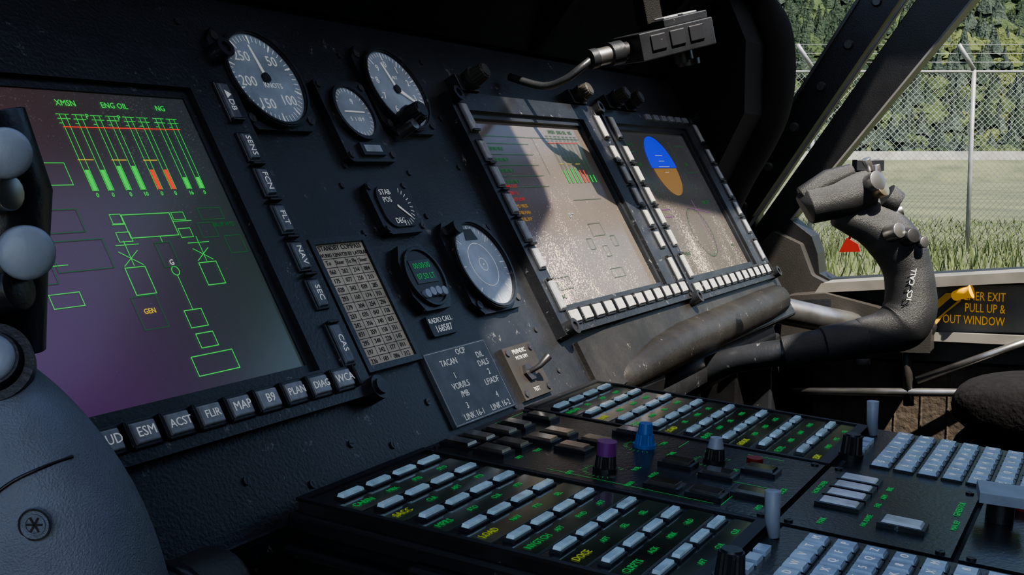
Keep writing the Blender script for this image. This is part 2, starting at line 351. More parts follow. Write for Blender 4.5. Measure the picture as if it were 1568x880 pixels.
for s,x,y,m_,sz in (("XMSN",.487,.3015,GREEN,.0055),("ENG OIL",.524,.3015,GREEN,.0055),("NG",.562,.3015,GREEN,.0055),("P",.499,.293,GREEN,.005),("P",.5235,.293,GREEN,.005),("0",.481,.241,GREEN,.004),("0",.4925,.241,GREEN,.004),("0",.506,.241,GREEN,.004),("10",.518,.241,GREEN,.004),("0",.531,.241,GREEN,.004),("0",.5425,.241,GREEN,.004),("16",.556,.241,GREEN,.004),("0",.568,.241,GREEN,.004),("GEN",.482,.1675,YELE,.0045),("G",.5142,.1955,WHE,.005),("BKUP HYD",.572,.218,GREEND,.0042)):
    txt(D1,s,x,y,zz,sz,m_)
bot=[.9575+.0262*i for i in range(12)]
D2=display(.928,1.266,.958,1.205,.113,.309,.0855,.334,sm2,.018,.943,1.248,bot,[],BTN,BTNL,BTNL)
b=B()
bars(b,1.112,.240,.296,.020,GREEND,.7)
for i in range(5): lines(b,zz,[(.975,.285-.012*i,1.06,.285-.012*i)],GREEND,.0004)
lines(b,zz,[(.975,.293,1.19,.293),(1.075,.25,1.075,.293),(1.10,.22,1.17,.22)],GREEND,.0004)
for cx,cy,w,h in ((1.12,.185,.03,.014),(1.12,.16,.012,.012),(1.09,.17,.012,.012),(1.15,.17,.012,.012),(1.12,.135,.03,.01),(.99,.135,.03,.012)): rect(b,zz,cx,cy,w,h,GREEND,.0004)
b.ring(1.074,.2035,zz,.0012,.0026,.0001,WHE,n=20); lines(b,zz,[(1.079,.205,1.083,.205)],WHE,.0010)
b.make("symbology",D2)
for i,(s,m_) in enumerate((("ENG OUT",REDD),("GEN 1 2",REDD),("BATT LOW",REDD),("HYD PRESS",YELD),("STAB MAN",YELD),("FUEL BYP",YELD))):
    txt(D2,s,.968,.238-.0070*i,zz,.0052,m_,al='LEFT')
for i in range(4):
    txt(D2,"120 045 98 3",.972,.279-.012*i,zz,.0055,GREEND,al='LEFT')
txt(D2,"XMSN   ENG OIL   NG",1.15,.301,zz,.006,GREEND); txt(D2,"TAC",.975,.122,zz,.006,GREEND)
bot=[1.290+.0262*i for i in range(12)]
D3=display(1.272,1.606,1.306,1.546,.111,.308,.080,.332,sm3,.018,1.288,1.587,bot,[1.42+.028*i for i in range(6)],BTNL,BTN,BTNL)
b=B(); cx,cy,R_=1.414,.259,.044
top=[(cx+R_*math.cos(rad(a)),cy+R_*math.sin(rad(a))) for a in range(-2,183,8)]
bt=[(cx+R_*.92*math.cos(rad(a)),cy-.001+R_*.92*math.sin(rad(a))) for a in range(182,359,8)]
b.prism(top,zz,zz+.0001,BLE); b.prism(bt,zz,zz+.0001,BRE)
lines(b,zz+.0002,[(cx-.018,cy,cx+.018,cy),(cx-.009,cy+.008,cx+.009,cy+.008),(cx-.006,cy-.008,cx+.006,cy-.008),(cx-.012,cy+.016,cx+.012,cy+.016)],WHE,.0006)
b.ring(1.43,.165,zz,.0345,.035,.0001,GREEND,n=60)
for i in range(36):
    a=rad(i*10); lines(b,zz,[(1.43+.031*math.cos(a),.165+.031*math.sin(a),1.43+.035*math.cos(a),.165+.035*math.sin(a))],GREEND,.0004)
lines(b,zz,[(1.45,.21,1.46,.13),(1.42,.2,1.50,.19),(1.33,.2,1.36,.2),(1.33,.19,1.36,.19)],MAG,.0005)
lines(b,zz,[(1.32,.29,1.345,.29),(1.32,.28,1.34,.28),(1.49,.29,1.53,.29),(1.49,.25,1.53,.25),(1.345,.215,1.345,.295),(1.475,.215,1.475,.295)],GREEND,.0005)
b.make("symbology",D3)
for s,x,y in (("120",1.335,.262),("1450",1.50,.262),("HDG 275",1.50,.205),("TCN 12",1.34,.14),("14.2",1.52,.14)): txt(D3,s,x,y,zz,.0065,GREEND)
for xx,yy,hh in ((.975,.345,.026),(1.225,.345,.018),(1.325,.344,.024),(1.375,.343,.020)):
    kb=B(); kb.box(xx,yy,-.0025,.034,.018,.0125,BEZEL); kb.cyl(xx,yy,.010,.010,.005,PLAST); kb.knob(xx,yy,.015,.0095,hh*.7,DOOR); kb.make("display_knob",None,bevel=.0006,M=MP)
kb=B()
for xx,yy in ((.936,.328),(1.262,.330),(1.268,.084),(.938,.090),(1.606,.086),(1.606,.33)):
    kb.cyl(xx,yy,.0,.0075,.024,PLAST); kb.ring(xx,yy,.024,.004,.0075,.002,SCREW)
kb.make("bezel_posts",D3)
# ---------------------------------------------------------------- gauges
def ticks(b,cx,cy,r,z,n,a0,a1,l,w,mt):
    for i in range(n):
        a=rad(a0+(a1-a0)*i/(n-1)); lines(b,z,[(cx+r*math.cos(a),cy+r*math.sin(a),cx+(r-l)*math.cos(a),cy+(r-l)*math.sin(a))],mt,w)
ZD=.0046
def gauge(name,cx,cy,r,face):
    g=group(name,MP); b=B(); R_=r*1.20
    pts=[]
    for k in range(4):
        a=45+90*k
        for d,q in ((-24,1.0),(-9,1.15),(9,1.15),(24,1.0)): pts.append((cx+R_*q*math.cos(rad(a+d)),cy+R_*q*math.sin(rad(a+d))))
    b.prism(pts,-.0025,.0025,BEZEL); b.ring(cx,cy,.0025,r,r*1.10,.0045,BEZEL); b.ring(cx,cy,.007,r*1.02,r*1.07,.001,PLAST)
    for k in range(4): a=rad(45+90*k); scr(b,cx+R_*1.04*math.cos(a),cy+R_*1.04*math.sin(a),.0025,.0036,RIVET)
    b.make("case",g,bevel=.0006)
    b=B(); b.cyl(cx,cy,.0005,r*1.01,.004,face,n=48); b.make("dial",g)
    return g
cx,cy=.678,.330
g=gauge("airspeed_indicator",cx,cy,.0375,DIAL); b=B()
ticks(b,cx,cy,.0355,ZD,51,60,-300,.004,.0006,WHITE); ticks(b,cx,cy,.0355,ZD+.0001,11,90,-270,.006,.001,WHITE)
b.prism([(cx-.0015,cy),(cx+.0015,cy),(cx-.003,cy+.027),(cx-.0042,cy+.027)],.0056,.0060,WHITE); b.cyl(cx,cy,.0045,.004,.002,PLAST)
b.make("markings",g)
for s,x,y in (("250",-.016,.017),("50",.016,.015),("200",-.021,-.004),("150",-.011,-.022),("100",.015,-.018)): txt(g,s,cx+x,cy+y,ZD+.0002,.0120,WHITE)
txt(g,"KNOTS",cx+.005,cy-.006,ZD+.0002,.0062,WHITE)
cx,cy=.851,.332
g=gauge("barometric_altimeter",cx,cy,.0375,DIAL); b=B()
ticks(b,cx,cy,.0355,ZD,50,90,-263,.003,.0006,WHITE); ticks(b,cx,cy,.0355,ZD+.0001,11,90,-270,.006,.001,WHITE)
b.prism([(cx-.0015,cy),(cx+.0015,cy),(cx-.006,cy+.026),(cx-.0075,cy+.025)],.0056,.006,WHITE);b.prism([(cx-.001,cy-.002),(cx+.001,cy+.002),(cx+.02,cy-.011),(cx+.019,cy-.013)],.0056,.006,WHITE)
b.cyl(cx,cy,.0045,.004,.002,PLAST)
b.cyl(.838,.300,.0025,.010,.008,PLAST); b.knob(.838,.300,.010,.0095,.016,PLAST); b.cyl(.828,.290,.0025,.005,.016,METAL)
b.make("markings",g)
for i in range(10):
    a=rad(90-36*i); txt(g,str(i),cx+.0245*math.cos(a),cy+.0245*math.sin(a),ZD+.0002,.009,WHITE)
txt(g,"ALT",cx+.006,cy+.012,ZD+.0002,.0045,WHITE)
g=group("vertical_speed_indicator",MP); b=B()
b.prism(rrect(.769,.299,.066,.074,.006),-.0025,.004,BEZEL)
b.ring(.769,.3055,.004,.0225,.0255,.004,PLAST)
for sx_ in (-.028,.028):
    for sy_ in (.330,.268): scr(b,.769+sx_,sy_,.004,.003,RIVET)
b.box(.769,.272,.004,.030,.011,.003,PLAST); b.box(.769,.272,.007,.022,.006,.0005,DIAL)
b.make("case",g,bevel=.0008)
b=B(); b.cyl(.769,.3055,.002,.0228,.0036,DIAL,n=40); ticks(b,.769,.3055,.0215,.0057,25,150,-150,.003,.0005,WHITE); b.box(.769,.3055,.006,.026,.0012,.0006,WHITE); b.make("dial",g)
txt(g,"9",.772,.315,.0058,.007,WHITE); txt(g,"5  1 10 9",.769,.299,.0058,.005,WHITE)
g=group("stabilator_position_indicator",MP); b=B()
b.prism(rrect(.767,.222,.058,.046,.008,2),-.0025,.004,BEZEL)
for sx_ in (-.024,.024):
    for sy_ in (-.018,.018): scr(b,.767+sx_,.222+sy_,.004,.0028,RIVET)
b.prism(rrect(.767,.222,.044,.036,.012,5),.004,.0055,DIALK)
ticks(b,.770,.222,.017,.0056,13,60,-100,.0035,.0006,WHITE)
b.prism([(.766,.221),(.767,.223),(.779,.212),(.7785,.211)],.0060,.0063,WHITE)
b.make("case",g,bevel=.0008)
for s,x,y in (("STAB",.758,.234),("POS",.757,.2275),("DEG",.762,.209)): txt(g,s,x,y,.0057,.0066,WHITE)
g=group("compass_correction_card",MP); b=B()
b.rframe(.6425,.709,.100,.201,.6475,.704,.1045,.1965,-.0025,.004,BEZEL); b.box(.6757,.1505,-.0025,.060,.096,.0045,CARD)
for i in range(12): lines(b,.0021,[(.649,.1855-.0068*i,.7025,.1855-.0068*i)],INK,.0004)
for x in (.663,.676,.69): lines(b,.0021,[(x,.107,x,.1855)],INK,.0004)
b.make("holder",g,bevel=.0007)
txt(g,"STANDBY COMPASS",.676,.1935,.0022,.0055,INK); txt(g,"SWUNG 12MAY20 BY LATERAL",.676,.188,.0022,.0042,INK)
txt(g,"To",.655,.1822,.0022,.005,INK); txt(g,"Steer",.668,.1822,.0022,.0045,INK); txt(g,"To Fly",.682,.1822,.0022,.0045,INK); txt(g,"Steer",.696,.1822,.0022,.0045,INK)
for i in range(11):
    for x in (.6555,.6695,.683,.696): txt(g,"%03d"%random.randint(0,359),x,.1752-.0068*i,.0022,.0048,INK)
g=group("panel_clock",MP); b=B()
oc=[(.735,.176),(.744,.189),(.774,.189),(.785,.176),(.786,.148),(.777,.134),(.742,.134),(.733,.148)]
b.prism(oc,-.0025,.004,BEZEL); b.ring(.760,.161,.004,.0225,.025,.0025,BEZEL,n=40)
b.cyl(.760,.161,.004,.0225,.001,DIALK,n=40); b.box(.760,.1655,.005,.030,.020,.0006,mat("lcd_dark",(.012,.02,.014),.3))
for i in range(4): b.cyl(.748+.008*i,.1475-.001*(i in(0,3)),.005,.0036,.0035,KNOBG,n=18)
b.make("case",g,bevel=.0006)
txt(g,"00:00:00",.760,.170,.0058,.0068,LABG); txt(g,"07:50 LT",.760,.161,.0058,.0068,LABG)
g=group("radio_call_placard",MP); b=B(); b.prism(rrect(.759,.1225,.036,.017,.002),-.0025,.0008,PANEL); b.make("plate",g)
txt(g,"RADIO CALL",.759,.1263,.0009,.0058,WHITE); txt(g,"168587",.759,.1193,.0009,.0080,WHITE)
cx,cy=.854,.164
g=gauge("radar_altimeter_indicator",cx,cy,.0375,DIAL); b=B()
b.ring(cx,cy,ZD,.0055,.006,.0002,WHITE); b.cyl(cx,cy,ZD,.0008,.0005,WHITE); b.ring(cx,cy,ZD,.0195,.0200,.0002,WHITE)
ticks(b,cx,cy,.0355,ZD,9,90,-270,.007,.0007,WHITE); ticks(b,cx,cy,.0355,ZD,37,90,-270,.003,.0004,WHITE)
b.prism([(cx-.010,cy+.023),(cx+.010,cy+.023),(cx+.006,cy+.033),(cx-.006,cy+.033)],ZD+.0001,ZD+.0004,DIALK)
b.cyl(.829,.197,.0025,.006,.010,PLAST)
b.make("markings",g)
g=group("channel_placard",MP); b=B(); b.box(.760,.074,-.0025,.0905,.0585,.0035,PLAC); rect(b,.0011,.760,.074,.0885,.0565,LGREY,.0005)
b.make("plate",g)
for s,x,y in (("OCP",.765,.0985),("TACAN",.743,.0925),("D/L",.789,.092),("DALS",.789,.085),("1",.743,.0815),("2",.791,.077),("VOR/ILS",.745,.0735),("LF/ADF",.789,.0695),("/MB",.745,.0665),("3",.741,.0575),("4",.787,.0580),("LINK 16-1",.745,.0495),("LINK 16-2",.785,.0495)):
    txt(g,s,x,y,.0012,.0070,WHITE)
g=group("toggle_switch_panel",MP); b=B(); b.box(.848,.068,-.0025,.050,.046,.0043,mat("switch_plate",(.024,.022,.020),.5,wear=.3,dust=.08))
for sx_ in (-.02,.02):
    for sy_ in (-.018,.018): scr(b,.848+sx_,.068+sy_,.0018,.0028)
b.cyl(.846,.066,.0018,.008,.003,SCREW,n=6,smooth=False); b.tube([(.846,.066,.004),(.850,.067,.013),(.857,.071,.020)],[.0020,.0024,.0034],SCREW,n=12)
b.make("plate",g,bevel=.0005)
txt(g,"PB/INDIC",.848,.0855,.002,.0055,LGREY);txt(g,"MSTR DIM",.848,.080,.002,.0045,LGREY);txt(g,"TEST",.848,.051,.002,.005,LGREY)
# ---------------------------------------------------------------- glareshield
MYZ=frame((0,0,0),(0,1,0),(0,0,1),(1,0,0))
g=group("glareshield")
b=B()
b.prism([(.200,.352),(.176,.395),(.145,.435),(.110,.466),(.082,.482),(.064,.492),(.058,.508),(.068,.522),(.09,.532),(.30,.54),(.75,.45),(1.1,.30),(1.1,.26),(.5,.30),(.26,.33)],-.45,1.74,HOOD,M=MYZ)
b.make("hood",g)
b=B()
for x in (.35,.62,.90,1.18,1.46):
    b.prism([(.195,.353),(.174,.39),(.142,.432),(.108,.462),(.086,.470),(.100,.455),(.132,.424),(.166,.38)],x,x+.014,HOOD,M=MYZ)
b.tube(catmull([(.2,.175,.375),(.7,.155,.395),(.95,.13,.425),(1.10,.115,.44),(1.3,.11,.45)],5),.003,PLAST,n=8)
b.make("ribs",g,bevel=.002)
b=B()
end=[(.32,.55),(.22,.53),(.150,.500),(.118,.472),(.088,.435),(.078,.400),(.076,.350),(.084,.305),(.104,.262),(.128,.221),(.153,.171),(.175,.12)]
b.tube([(1.735,y,z) for y,z in [tuple(q)[:2] for q in catmull([(y,z,0) for y,z in end],3)]],.030,HOOD,n=20)
b.prism([(y+.012,z) for y,z in end]+[(.9,.1),(.9,.5)],1.70,1.76,HOOD,M=MYZ)
b.prism([(.085,.40),(.085,.30),(.11,.25),(.14,.19),(.16,.12),(.30,.10),(.30,.5),(.12,.48)],1.615,1.72,HOOD,M=MYZ)
b.make("end_drape",g)
# ---------------------------------------------------------------- camera unit under hood
g=group("cockpit_camera_unit",Matrix.Translation((1.165,.040,.354))@Matrix.Rotation(rad(-35),4,'Z')@Matrix.Rotation(rad(-14),4,'Y'))
b=B(); b.box(.005,0,-.014,.092,.05,.028,PLAST); b.box(.022,0,.014,.055,.04,.008,PLAST)
for i in range(3): b.box(.0515,-.016+.016*i,-.008,.002,.012,.016,BRASS)
for i in range(3): b.box(-.02+.024*i,-.026,-.006,.018,.002,.016,CDARK)
for i in range(2): b.box(.008+.024*i,0,.022,.018,.030,.002,BTN)
MX=Matrix.Rotation(rad(-90),4,'Y')
b.cyl(0,0,.038,.009,.012,SCREW,M=MX);b.cyl(0,0,.050,.012,.014,PLAST,M=MX);b.cyl(0,0,.064,.009,.016,METAL,M=MX);b.cyl(0,0,.080,.010,.008,PLAST,M=MX)
b.tube(catmull([(-.085,0,0),(-.10,.0,-.006),(-.115,.01,-.014),(-.13,.03,-.016),(-.15,.06,.0)],4),.0042,PLAST,n=10)
b.cyl(.025,0,-.026,.010,.012,PLAST); b.cyl(.03,0,-.030,.012,.006,SCREW); b.box(.0,.012,.020,.02,.02,.12,HOOD)
b.make("body",g,bevel=.0015)
# ---------------------------------------------------------------- center console
g=group("center_console",MQ)
b=B()
b.box(.206,-.353,-.75,.400,.70,.735,CDARK); b.box(.206,-.352,-.016,.416,.70,.010,CDARK)
for yy in (-.06,-.24): b.box(-.006,yy-.05,-.045,.010,.045,.03,CDARK)
for yy in (-.04,-.07,-.16,-.30,-.36): b.cyl(0,0,0,.004,.003,SCREW,n=12,M=Matrix.Translation((.005,yy,-.06))@Matrix.Rotation(rad(-90),4,'Y'))
b.box(.000,-.352,-.030,.010,.70,.006,CDARK)
b.make("pedestal",g,bevel=.002)
def cdu(x0,labels,nm):
    b=B(); w=.134
    b.box(x0+w/2,-.122,-.006,w,.232,.006,CONS)
    b.rframe(x0,x0+w,-.238,-.004,x0+.004,x0+w-.004,-.230,-.009,0,.0018,CDARK)
    for i in range(8):
        a=.024+.0271*i
        b.box(x0+w/2,-a-.0125,0,w-.012,.0150,.0006,CONG)
        for j in range(4):
            x=x0+.0245+.028*j
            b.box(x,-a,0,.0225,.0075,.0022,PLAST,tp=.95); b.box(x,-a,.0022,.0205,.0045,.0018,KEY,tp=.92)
    b.box(x0+w/2,-.48,-.006,w,.47,.006,CONS)
    for i in range(16):
        for j in range(7):
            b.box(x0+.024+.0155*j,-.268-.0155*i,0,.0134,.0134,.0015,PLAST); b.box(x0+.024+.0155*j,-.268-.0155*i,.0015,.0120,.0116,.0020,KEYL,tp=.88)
    b.knob(x0+.030,-.246,0,.0075,.018,PLAST)
    b.tube([(x0+.112,-.246,0),(x0+.112,-.244,.010),(x0+.112,-.243,.026)],[.0032,.0042,.0045],KNOBG,n=14)
    for j in range(3): b.box(x0+.052+.016*j,-.247,0,.011,.007,.003,KEYL)
    b.make(nm,g,bevel=.0005,seg=1)
    for i,s in enumerate(labels):
        a=.024+.0271*i
        txt(g,s,x0+.010,-a-.0125,.0010,.0064,LABY if i%2 else LABG,al='LEFT')
        for j in range(1,4):
            txt(g,random.choice(("ACK","FWD","AFT","SEL","CLR","NAV","PTS","MRK","STO","HLD")),x0+.016+.028*j,-a-.0125,.0010,.0050,LABG,al='LEFT')
    for j in range(7):
        for i in range(13): txt(g,random.choice("ABCDEFGHIJKLMNOPQRSTUVWXYZ1234567890"),x0+.024+.0155*j,-.268-.0155*i,.0036,.0065,WHITE)
cdu(.003,("CABIN","SACC","MPRS","LOAD","NVGTCH","DOCE","CLRPTS","FLTS"),"keyset_left")
cdu(.283,("RADAR","LINK","TGT","LOAD","BUOY","HOOK","FLTPL","ESM"),"keyset_right")
KEYD=mat("annunciator_dark",(.05,.047,.038),.15,var=.8,vscale=50,coat=.7)
KEYB=mat("annunciator_sun_tint",(.14,.10,.07),.2,var=.6,vscale=50,coat=.7)  # dark key cap with the sun's reflection painted in as brown
b=B(); x0=.140; w=.140
for a0,a1 in ((.004,.236),(.240,.335),(.339,.43),(.434,.70)):
    b.box(x0+w/2,-(a0+a1)/2,-.006,w,a1-a0,.007,CONS)
    for sx_ in (.005,w-.005):
        for aa in (a0+.006,a1-.006): scr(b,x0+sx_,-aa,.001,.0026)
def sq(x,a,w=.0125,h=.019,m_=None):
    b.box(x,-a,.001,w+.004,h+.004,.0028,PLAST); b.box(x,-a,.0038,w,h,.0018,m_ or KEYD,tp=.92)
for x,a in ((.158,.020),(.180,.022),(.158,.046),(.180,.048),(.205,.026),(.228,.026),(.26,.030),(.212,.155),(.160,.165),(.160,.192),(.178,.215),(.232,.205),(.205,.185),(.265,.10)): sq(x,a)
for x,a in ((.205,.058),(.228,.060),(.20,.085),(.226,.09)): sq(x,a,m_=KEYB)
b.knob(.167,-.122,.001,.0070,.013,PLAST); b.cyl(.167,-.122,.012,.0064,.009,PURP)
b.knob(.240,-.120,.001,.0070,.010,BLUE); b.cyl(.240,-.120,.011,.0055,.007,BLUE,r2=.0045)
b.knob(.236,-.172,.001,.0068,.010,PLAST); b.cyl(.236,-.172,.011,.0055,.007,KNOBG,r2=.004)
b.cyl(.248,-.196,.001,.0055,.005,RED,n=20)
for kx,ka in ((.167,.122),(.240,.120),(.236,.172)): ticks(b,kx,-ka,.0145,.0011,19,210,-30,.0025,.0004,LABG)
lines(b,.0012,[(.20,-.172,.225,-.172),(.27,-.185,.27,-.21),(.2,-.185,.2,-.23),(.148,-.09,.148,-.20),(.148,-.205,.19,-.205),(.255,-.14,.275,-.14),(.155,-.008,.20,-.008),(.22,-.010,.27,-.010)],LABG,.0005)
for i in range(4):
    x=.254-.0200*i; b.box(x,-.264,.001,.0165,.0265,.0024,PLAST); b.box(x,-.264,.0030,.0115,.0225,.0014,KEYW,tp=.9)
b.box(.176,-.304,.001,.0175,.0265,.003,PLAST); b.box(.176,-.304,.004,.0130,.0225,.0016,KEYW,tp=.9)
b.prism([(.212,-.34),(.242,-.335),(.245,-.362),(.216,-.366)],.014,.020,KNOBG); b.cyl(.228,-.351,.001,.008,.013,PLAST)
b.cyl(.262,-.36,.001,.006,.009,RED); b.knob(.17,-.40,.001,.010,.016,PLAST)
b.make("control_unit_middle",g,bevel=.0005,seg=1)
for s,x,a,sz in (("CHAN",.158,.0095,.0045),("CLR",.182,.0095,.0045),("BRT",.160,.064,.0045),("TEST",.183,.066,.0045),("OFF",.150,.105,.005),("VOL",.186,.136,.005),("ON",.258,.128,.005),("SENS",.215,.106,.005),("MAN",.152,.145,.005),("AUTO",.180,.150,.005),("PWR",.235,.142,.005),("FWD",.262,.160,.0045),("AFT",.225,.190,.0045),("HYD",.158,.225,.005),("LOCK",.20,.228,.005),("HOW COVER",.225,.2455,.005),("FAIL",.21,.284,.005),("ARM",.23,.284,.005),("BRK",.25,.284,.005),("HAL ADVISE",.175,.284,.0045),("GENERATOR",.235,.328,.0055),("MAN SEP",.20,.330,.005),("1   2",.19,.37,.006),("PARK",.158,.262,.005)):
    txt(g,s,x,-a,.0013,sz,LABG)
# ---------------------------------------------------------------- right wall / door
XW=1.95
b=B()
b.prism([(-.0077,.4895),(-.40,1.11),(-.47,1.11),(-.068,.4856),(.1706,.127),(.20,.11),(.212,.145)],XW-.03,XW+.03,PILL,M=MYZ)
b.prism([(-.002,.4895),(-.395,1.11),(-.401,1.11),(-.008,.4895),(.209,.147),(.215,.147)],XW-.034,XW-.03,RIVET,M=MYZ)
for i in range(15):
    t=i/14; y=.176+(-.405-.176)*t; z=.160+(1.06-.160)*t
    b.cyl(z,-y,0,.0085,.005,RIVET,n=14,r2=.006,M=frame((XW-.030,0,0),(0,0,1),(0,-1,0),(-1,0,0)))
b.prism([(-.076,.4856),(-.478,1.11),(-.482,1.11),(-.080,.4856),(.160,.127),(.166,.127)],XW-.034,XW-.030,SEAL,M=MYZ)
b.make("window_frame_pillar",None,bevel=.002)
g=group("cockpit_door")
b=B()
win=[(-.174,.479),(.098,.139),(.062,.112),(.052,.085),(.048,.052),(.03,.043),(-.259,.072),(-.95,.12),(-1.0,.2),(-1.0,.92),(-.9,.97),(-.48,.97)]
outer=[(.165,.112),(.165,.06),(.16,-.07),(.12,-.10),(-1.5,-.13),(-1.5,1.11),(-.490,1.11),(-.090,.4834)]
b.plate(outer,[win],XW-.02,XW+.03,PILL,M=MYZ)
b.prism([(-.170,.479),(-.492,.99),(-.496,.99),(-.174,.479),(.094,.139),(.098,.139)],XW-.024,XW-.02,SEAL,M=MYZ)
b.make("door_frame",g,bevel=.003)
b=B()
b.prism([(.12,.12),(.145,.095),(.155,.04),(.15,-.07),(.04,-.08),(-1.4,-.04),(-1.4,.115),(-.259,.066),(.025,.036),(.055,.05),(.075,.10)],XW-.045,XW-.018,DOOR,M=MYZ)
b.prism([(.03,.042),(-.259,.072),(-1.4,.12),(-1.4,.10),(-.259,.056),(.04,.026)],XW-.085,XW-.02,DOORL,M=MYZ)
b.prism([(.02,.008),(-.10,-.028),(-1.3,-.005),(-1.3,-.02),(-.10,-.042),(.02,-.010)],XW-.065,XW-.045,DOORL,M=MYZ)
b.prism([(.085,.02),(.02,.028),(-.06,.010),(-.10,-.005),(-.14,-.02),(-.14,-.055),(.09,-.065)],XW-.10,XW-.045,DOOR,M=MYZ)
b.prism([(.06,.016),(.01,.020),(.01,-.012),(.06,-.016)],XW-.104,XW-.098,PLAST,M=MYZ)
b.prism([(-.10,.040),(-.27,.050),(-.27,-.022),(-.10,-.030)],XW-.048,XW-.044,DOORL,M=MYZ)
for y in (.0,-.09,-.2,-.3): b.cyl(0,0,0,.004,.003,SCREW,n=12,M=frame((XW-.046,y,-.045),(0,0,1),(0,-1,0),(-1,0,0)))
b.prism([(.085,.004),(.070,.004),(.070,-.004),(.085,-.004)],XW-.105,XW-.101,YEL,M=MYZ)
b.make("door_trim",g,bevel=.003)
MT=frame((0,0,0),(0,-1,0),(0,0,1),(-1,0,0))
for s,z in (("EMER EXIT",.029),("PULL UP &",.011),("PUSH OUT WINDOW",-.008)):
    txt(g,s,.238,z,-(XW-.0495),.0190,YEL,al='RIGHT',M=MT,sx=.66,ext=.0003)
m,nt,bb=newmat("yellow_black_stripes"); tc=nt.nodes.new("ShaderNodeTexCoord"); wv=nt.nodes.new("ShaderNodeTexWave"); wv.inputs["Scale"].default_value=22; wv.bands_direction='DIAGONAL'
rp=nt.nodes.new("ShaderNodeValToRGB"); rp.color_ramp.interpolation='CONSTANT'; rp.color_ramp.elements[0].color=(.02,.02,.02,1); rp.color_ramp.elements[1].color=(.75,.42,.03,1); rp.color_ramp.elements[1].position=.5
nt.links.new(tc.outputs["Object"],wv.inputs[0]); nt.links.new(wv.outputs["Fac"],rp.inputs[0]); nt.links.new(rp.outputs[0],bb.inputs["Base Color"])
hb=B(); hb.prism([(-.130,-.034),(-.154,.002),(-.176,.022),(-.180,.036),(-.152,.034),(-.122,-.004)],XW-.066,XW-.050,m,M=MYZ)
hb.tube([(XW-.05,-.132,-.020),(XW-.085,-.132,-.020)],.012,SCREW,n=16); hb.tube(catmull([(XW-.066,-.168,.030),(XW-.078,-.180,.036),(XW-.082,-.194,.040)],3),[.008]*3+[.009]*3+[.012],YEL,n=14)
hb.make("emergency_exit_handle",None,bevel=.002)
rb=B(); rb.prism([(.004,.112),(-.014,.102),(-.018,.090),(.016,.088)],XW-.03,XW-.026,RED,M=MYZ); rb.tube([(XW-.028,.0,.11),(XW-.028,-.01,.15)],.002,RED,n=6); rb.make("red_warning_tag",None)
b=B()
b.plate([(.16,.16),(.9,.16),(.9,-.85),(-1.5,-.85),(-1.5,-.10),(.10,-.09),(.16,-.07)],[[(.331,-.10),(.331,-.26),(.42,-.28),(.45,-.10)]],XW-.01,XW+.04,PILL,M=MYZ)
b.make("wall_right",None)
b=B(); b.prism([(.05,-.085),(-1.2,-.06),(-1.2,-.40),(.05,-.40)],XW-.035,XW-.01,QUILT,M=MYZ)
for i in range(22): b.box(0,0,0,.004,.30,.004,QUILT,M=frame((XW-.037,.04-.04*i,-.24),(0,1,0),(0,0,1),(1,0,0)))
b.make("door_lower_liner",None,bevel=.002)
b=B(); b.tube([(XW-.10,.07,-.133),(XW-.09,-.10,-.12),(XW-.09,-.6,-.08)],.0065,METAL,n=12); b.tube([(XW-.09,-.12,-.10),(XW-.06,-.32,-.01)],.006,METAL,n=12); b.tube([(XW-.08,-.1,-.02),(XW-.09,-.11,-.14)],.008,DOOR,n=10)
b.make("seat_rail_tubing",None)
b=B(); b.box(1.80,.16,-.8,.09,.06,.80,PILL); b.box(1.83,.11,-.8,.05,.04,.76,PLAST); b.tube([(1.62,.20,-.02),(1.80,.19,-.03)],.035,PLAST,n=18); b.box(1.60,.24,-.13,.20,.06,.10,PLAST); b.box(1.66,.22,-.30,.05,.05,.15,METAL)
b.tube([(1.72,.10,.02),(1.80,.02,-.005),(1.86,-.03,-.02)],[.022,.020,.018],METAL,n=14); b.tube([(1.70,.11,.005),(1.70,.14,.01)],.028,PLAST,n=18)
b.make("rudder_pedal_assembly",None,bevel=.004)
# ---------------------------------------------------------------- shell
b=B()
s=Vector((-.30,-.45,.85)).normalized()
sun_hole=[(.745,-.255),(.965,-.255),(1.01,-.38),(1.3,-.42),(1.68,-.42),(1.68,-.98),(.97,-.98),(.93,-.66),(.60,-.60),(.418,-.575),(.45,-.48),(.60,-.43),(.72,-.38)]  # unseen roof opening, its outline shaped to cast the sun patches below
b.plate([(-.6,-1.6),(2.0,-1.6),(2.0,-.15),(-.6,-.15)],[sun_hole],1.10,1.14,PILL); b.make("ceiling",None)
b=B(); b.box(.70,-.70,-.88,2.7,1.9,.03,CDARK); b.make("floor",None)
b=B(); b.box(.70,-1.62,-.85,2.7,.03,1.95,CDARK); b.make("wall_back",None)
b=B(); b.plate([(-1.6,-.85),(.9,-.85),(.9,.3),(-.1,1.1),(-1.6,1.1)],[[(-1.2,-.10),(.10,-.10),(.14,.15),(.05,.60),(-.25,1.02),(-1.2,1.02)]],-.50,-.46,PILL,M=MYZ); b.make("wall_left",None)
b=B(); b.plate([(-.5,-.85),(2.0,-.85),(2.0,.2),(1.75,.3),(-.5,.3)],[],-.62,-.60,CDARK,M=frame((0,0,0),(1,0,0),(0,0,1),(0,-1,0))); b.make("wall_front",None)
